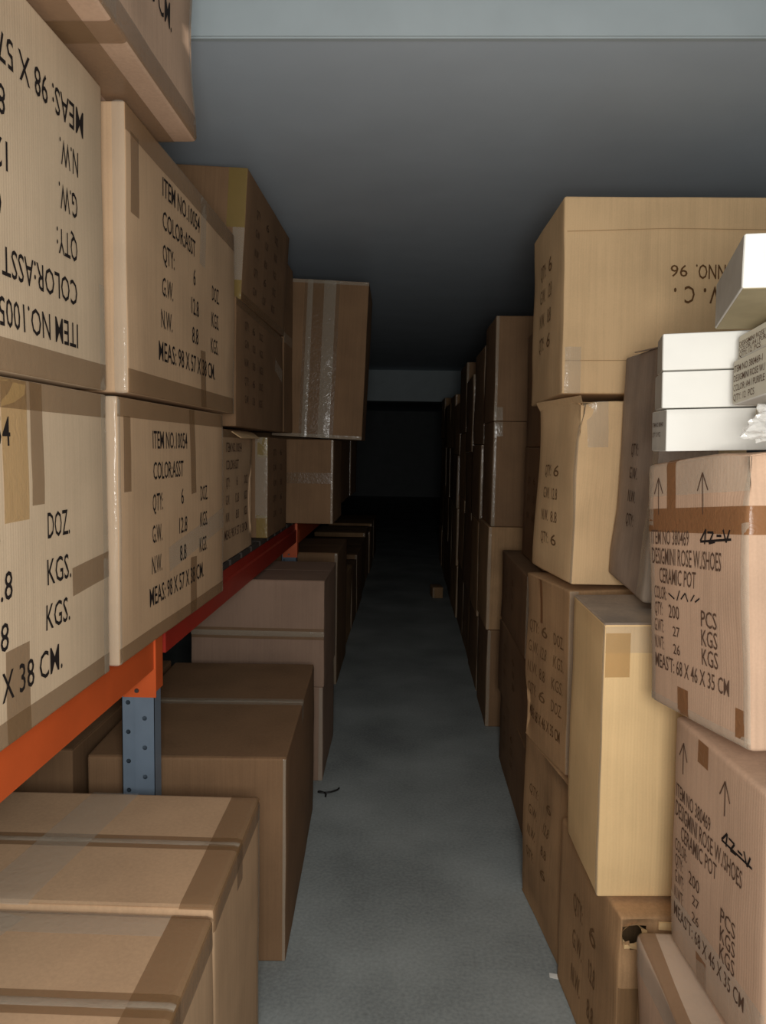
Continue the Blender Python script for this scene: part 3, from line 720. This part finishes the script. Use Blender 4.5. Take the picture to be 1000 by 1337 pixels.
# crumpled clear film bundle beside them
bm = bmesh.new(); bmesh.ops.create_icosphere(bm, subdivisions=4, radius=1)
for v in bm.verts:
    n_ = v.co.copy()
    k = 0.9 + 0.6*noise.noise(n_*1.7+Vector((5, 1, 2))) + 0.35*abs(noise.noise(n_*4))
    v.co = Vector((n_.x*0.042*k, n_.y*0.028*k, n_.z*0.026*k + 0.022))
me = bpy.data.meshes.new('plastic_film'); bm.to_mesh(me); bm.free(); me.materials.append(M['plastic_film'])
film = bpy.data.objects.new('plastic_film', me); COL.objects.link(film); film.location = (0.530, 1.125, 1.520)
tag(film, 'crumpled clear plastic film on the pot carton at the right edge', 'plastic film')

# ------------------------------------------------------------------ right-hand row farther in
def dark_carton(label, loc, rot, dims, mat, seed, txt=True, group=None, face='-x'):
    b = Carton(label, loc, rot, dims, mat, seed, warp=0.006, r=0.008, n=6, group=group)
    b.edge_tape('-y', 'left' if face == '-x' else 'right', 'tape_clear', 0.02)
    if txt: dashes(b, face, None, 2, 3, -b.d*0.3, b.h*0.18, b.d*0.3, b.h*0.16, 'ink_faded', 0.03)
    return b
dark_carton('dim box with dusty top behind the worn gold carton, top of three', (0.715, 3.28, 0.70), (0, 0, 0), (0.50, 0.76, 0.325), 'kraft_brown_dim', 41)
dark_carton('dim box behind the worn gold carton, middle of three', (0.720, 3.24, 0.355), (0, 0, 1.5), (0.50, 0.80, 0.343), 'kraft_brown_dim', 42)
dark_carton('dim box on the floor behind the crushed bottom carton', (0.725, 3.26, 0), (0, 0, 0), (0.50, 0.82, 0.353), 'kraft_brown_dim', 43)
dark_carton('shadowed narrow box side behind the torn-corner gold carton, lower', (0.785, 3.25, 1.028), (0, 0, 0), (0.50, 0.52, 0.485), 'kraft_brown_dim', 44)
dark_carton('shadowed narrow box side behind the big golden box, upper', (0.790, 3.27, 1.515), (0, 0, 0), (0.50, 0.54, 0.50), 'kraft_brown_dim', 45, False)
c = dark_carton('brown box at top of the farther right stack, facing the camera', (0.702, 4.335, 1.652), (0, 0, 0), (0.50, 0.51, 0.548), 'kraft_brown_dim', 46, False)
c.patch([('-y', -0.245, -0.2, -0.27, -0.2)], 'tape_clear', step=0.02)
c = dark_carton('brown box under the topmost one of the farther right stack', (0.702, 4.31, 1.095), (0, 0, 0), (0.50, 0.50, 0.556), 'kraft_brown_dim', 47, False)
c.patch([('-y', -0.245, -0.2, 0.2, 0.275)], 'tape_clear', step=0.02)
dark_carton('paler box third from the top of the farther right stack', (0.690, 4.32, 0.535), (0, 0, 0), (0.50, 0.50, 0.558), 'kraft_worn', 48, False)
dark_carton('floor box at the foot of the farther right stack', (0.70, 4.33, 0), (0, 0, 0), (0.50, 0.52, 0.533), 'kraft_brown_dim', 49)

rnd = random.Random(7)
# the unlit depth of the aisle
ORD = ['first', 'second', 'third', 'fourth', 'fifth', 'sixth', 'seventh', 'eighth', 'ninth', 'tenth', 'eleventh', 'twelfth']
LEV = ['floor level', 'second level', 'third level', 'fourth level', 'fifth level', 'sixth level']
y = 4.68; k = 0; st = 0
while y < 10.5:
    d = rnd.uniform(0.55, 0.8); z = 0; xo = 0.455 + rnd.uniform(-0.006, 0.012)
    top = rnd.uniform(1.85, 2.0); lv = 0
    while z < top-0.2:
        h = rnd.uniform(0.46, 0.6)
        dark_carton('unlit box at %s of the %s dark stack beyond the farther right stack' % (LEV[lv], ORD[st]), (xo+0.25+rnd.uniform(-0.004, 0.01), y+d/2, z), (0, 0, rnd.uniform(-0.8, 0.8)), (0.5, d, h), rnd.choice(['kraft_brown_dim', 'kraft_worn']), 60+k, False, 'unlit boxes of the far right row')
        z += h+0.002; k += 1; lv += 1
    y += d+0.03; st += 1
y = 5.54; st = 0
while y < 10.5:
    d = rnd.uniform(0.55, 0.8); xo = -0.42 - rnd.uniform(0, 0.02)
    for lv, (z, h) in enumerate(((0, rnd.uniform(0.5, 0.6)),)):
        dark_carton('unlit box %s in line on the left floor beyond the second post' % ORD[st], (xo-0.28, y+d/2, z), (0, 0, rnd.uniform(-0.8, 0.8)), (0.56, d, h), rnd.choice(['kraft_brown_dim', 'kraft_worn']), 160+k, False, 'unlit floor boxes of the far left row', '+x')
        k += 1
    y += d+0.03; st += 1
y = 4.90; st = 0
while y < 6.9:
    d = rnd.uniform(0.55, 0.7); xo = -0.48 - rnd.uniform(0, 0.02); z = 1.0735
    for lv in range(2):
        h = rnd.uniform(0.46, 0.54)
        dark_carton('unlit %s rack box of the %s dark pair beyond the tall overhanging carton' % (('lower', 'upper')[lv], ORD[st]), (xo-0.28, y+d/2, z), (0, 0, rnd.uniform(-0.8, 0.8)), (0.56, d, h), 'kraft_brown_dim', 260+k, False, 'unlit boxes on the far rack', '+x')
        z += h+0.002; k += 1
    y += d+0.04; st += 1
# a small pale box standing out in the dark on the aisle floor
dark_carton('small pale box low in the dark far right of the aisle', (0.33, 7.75, 0), (0, 0, 6), (0.11, 0.2, 0.11), 'kraft_worn', 400, False)

# ------------------------------------------------------------------ scraps on the floor
def curl(name, label, cat, pts, rad, mat):
    cu = bpy.data.curves.new(name, 'CURVE'); cu.dimensions = '3D'; cu.bevel_depth = rad; cu.bevel_resolution = 1
    sp = cu.splines.new('POLY'); sp.points.add(len(pts)-1)
    for p, q in zip(sp.points, pts): p.co = (*q, 1)
    ob = bpy.data.objects.new('t', cu); COL.objects.link(ob)
    me = bpy.data.meshes.new_from_object(ob.evaluated_get(bpy.context.evaluated_depsgraph_get()))
    bpy.data.objects.remove(ob); me.materials.clear(); me.materials.append(M[mat])
    o = bpy.data.objects.new(name, me); COL.objects.link(o)
    return tag(o, label, cat)
curl('strap_scrap', 'dark curl of strapping on the floor at the pinkish pair', 'scrap',
     [(-0.352+0.03*math.cos(t*0.5)+0.004*t, 3.17+0.02*math.sin(t*0.5)+0.006*t, 0.006+0.002*abs(math.sin(t))) for t in range(14)], 0.004, 'black_strap')
t_ = link('tape_scrap', [(0.435, 2.085, 0.003), (0.465, 2.075, 0.004), (0.468, 2.088, 0.009), (0.436, 2.098, 0.006), (0.435, 2.085, 0.001), (0.465, 2.075, 0.001), (0.468, 2.088, 0.001), (0.436, 2.098, 0.001)],
          [(0, 1, 2, 3), (7, 6, 5, 4), (0, 4, 5, 1), (1, 5, 6, 2), (2, 6, 7, 3), (3, 7, 4, 0)], 'white_board')
tag(t_, 'white tape scrap on the floor by the crushed bottom carton', 'scrap')
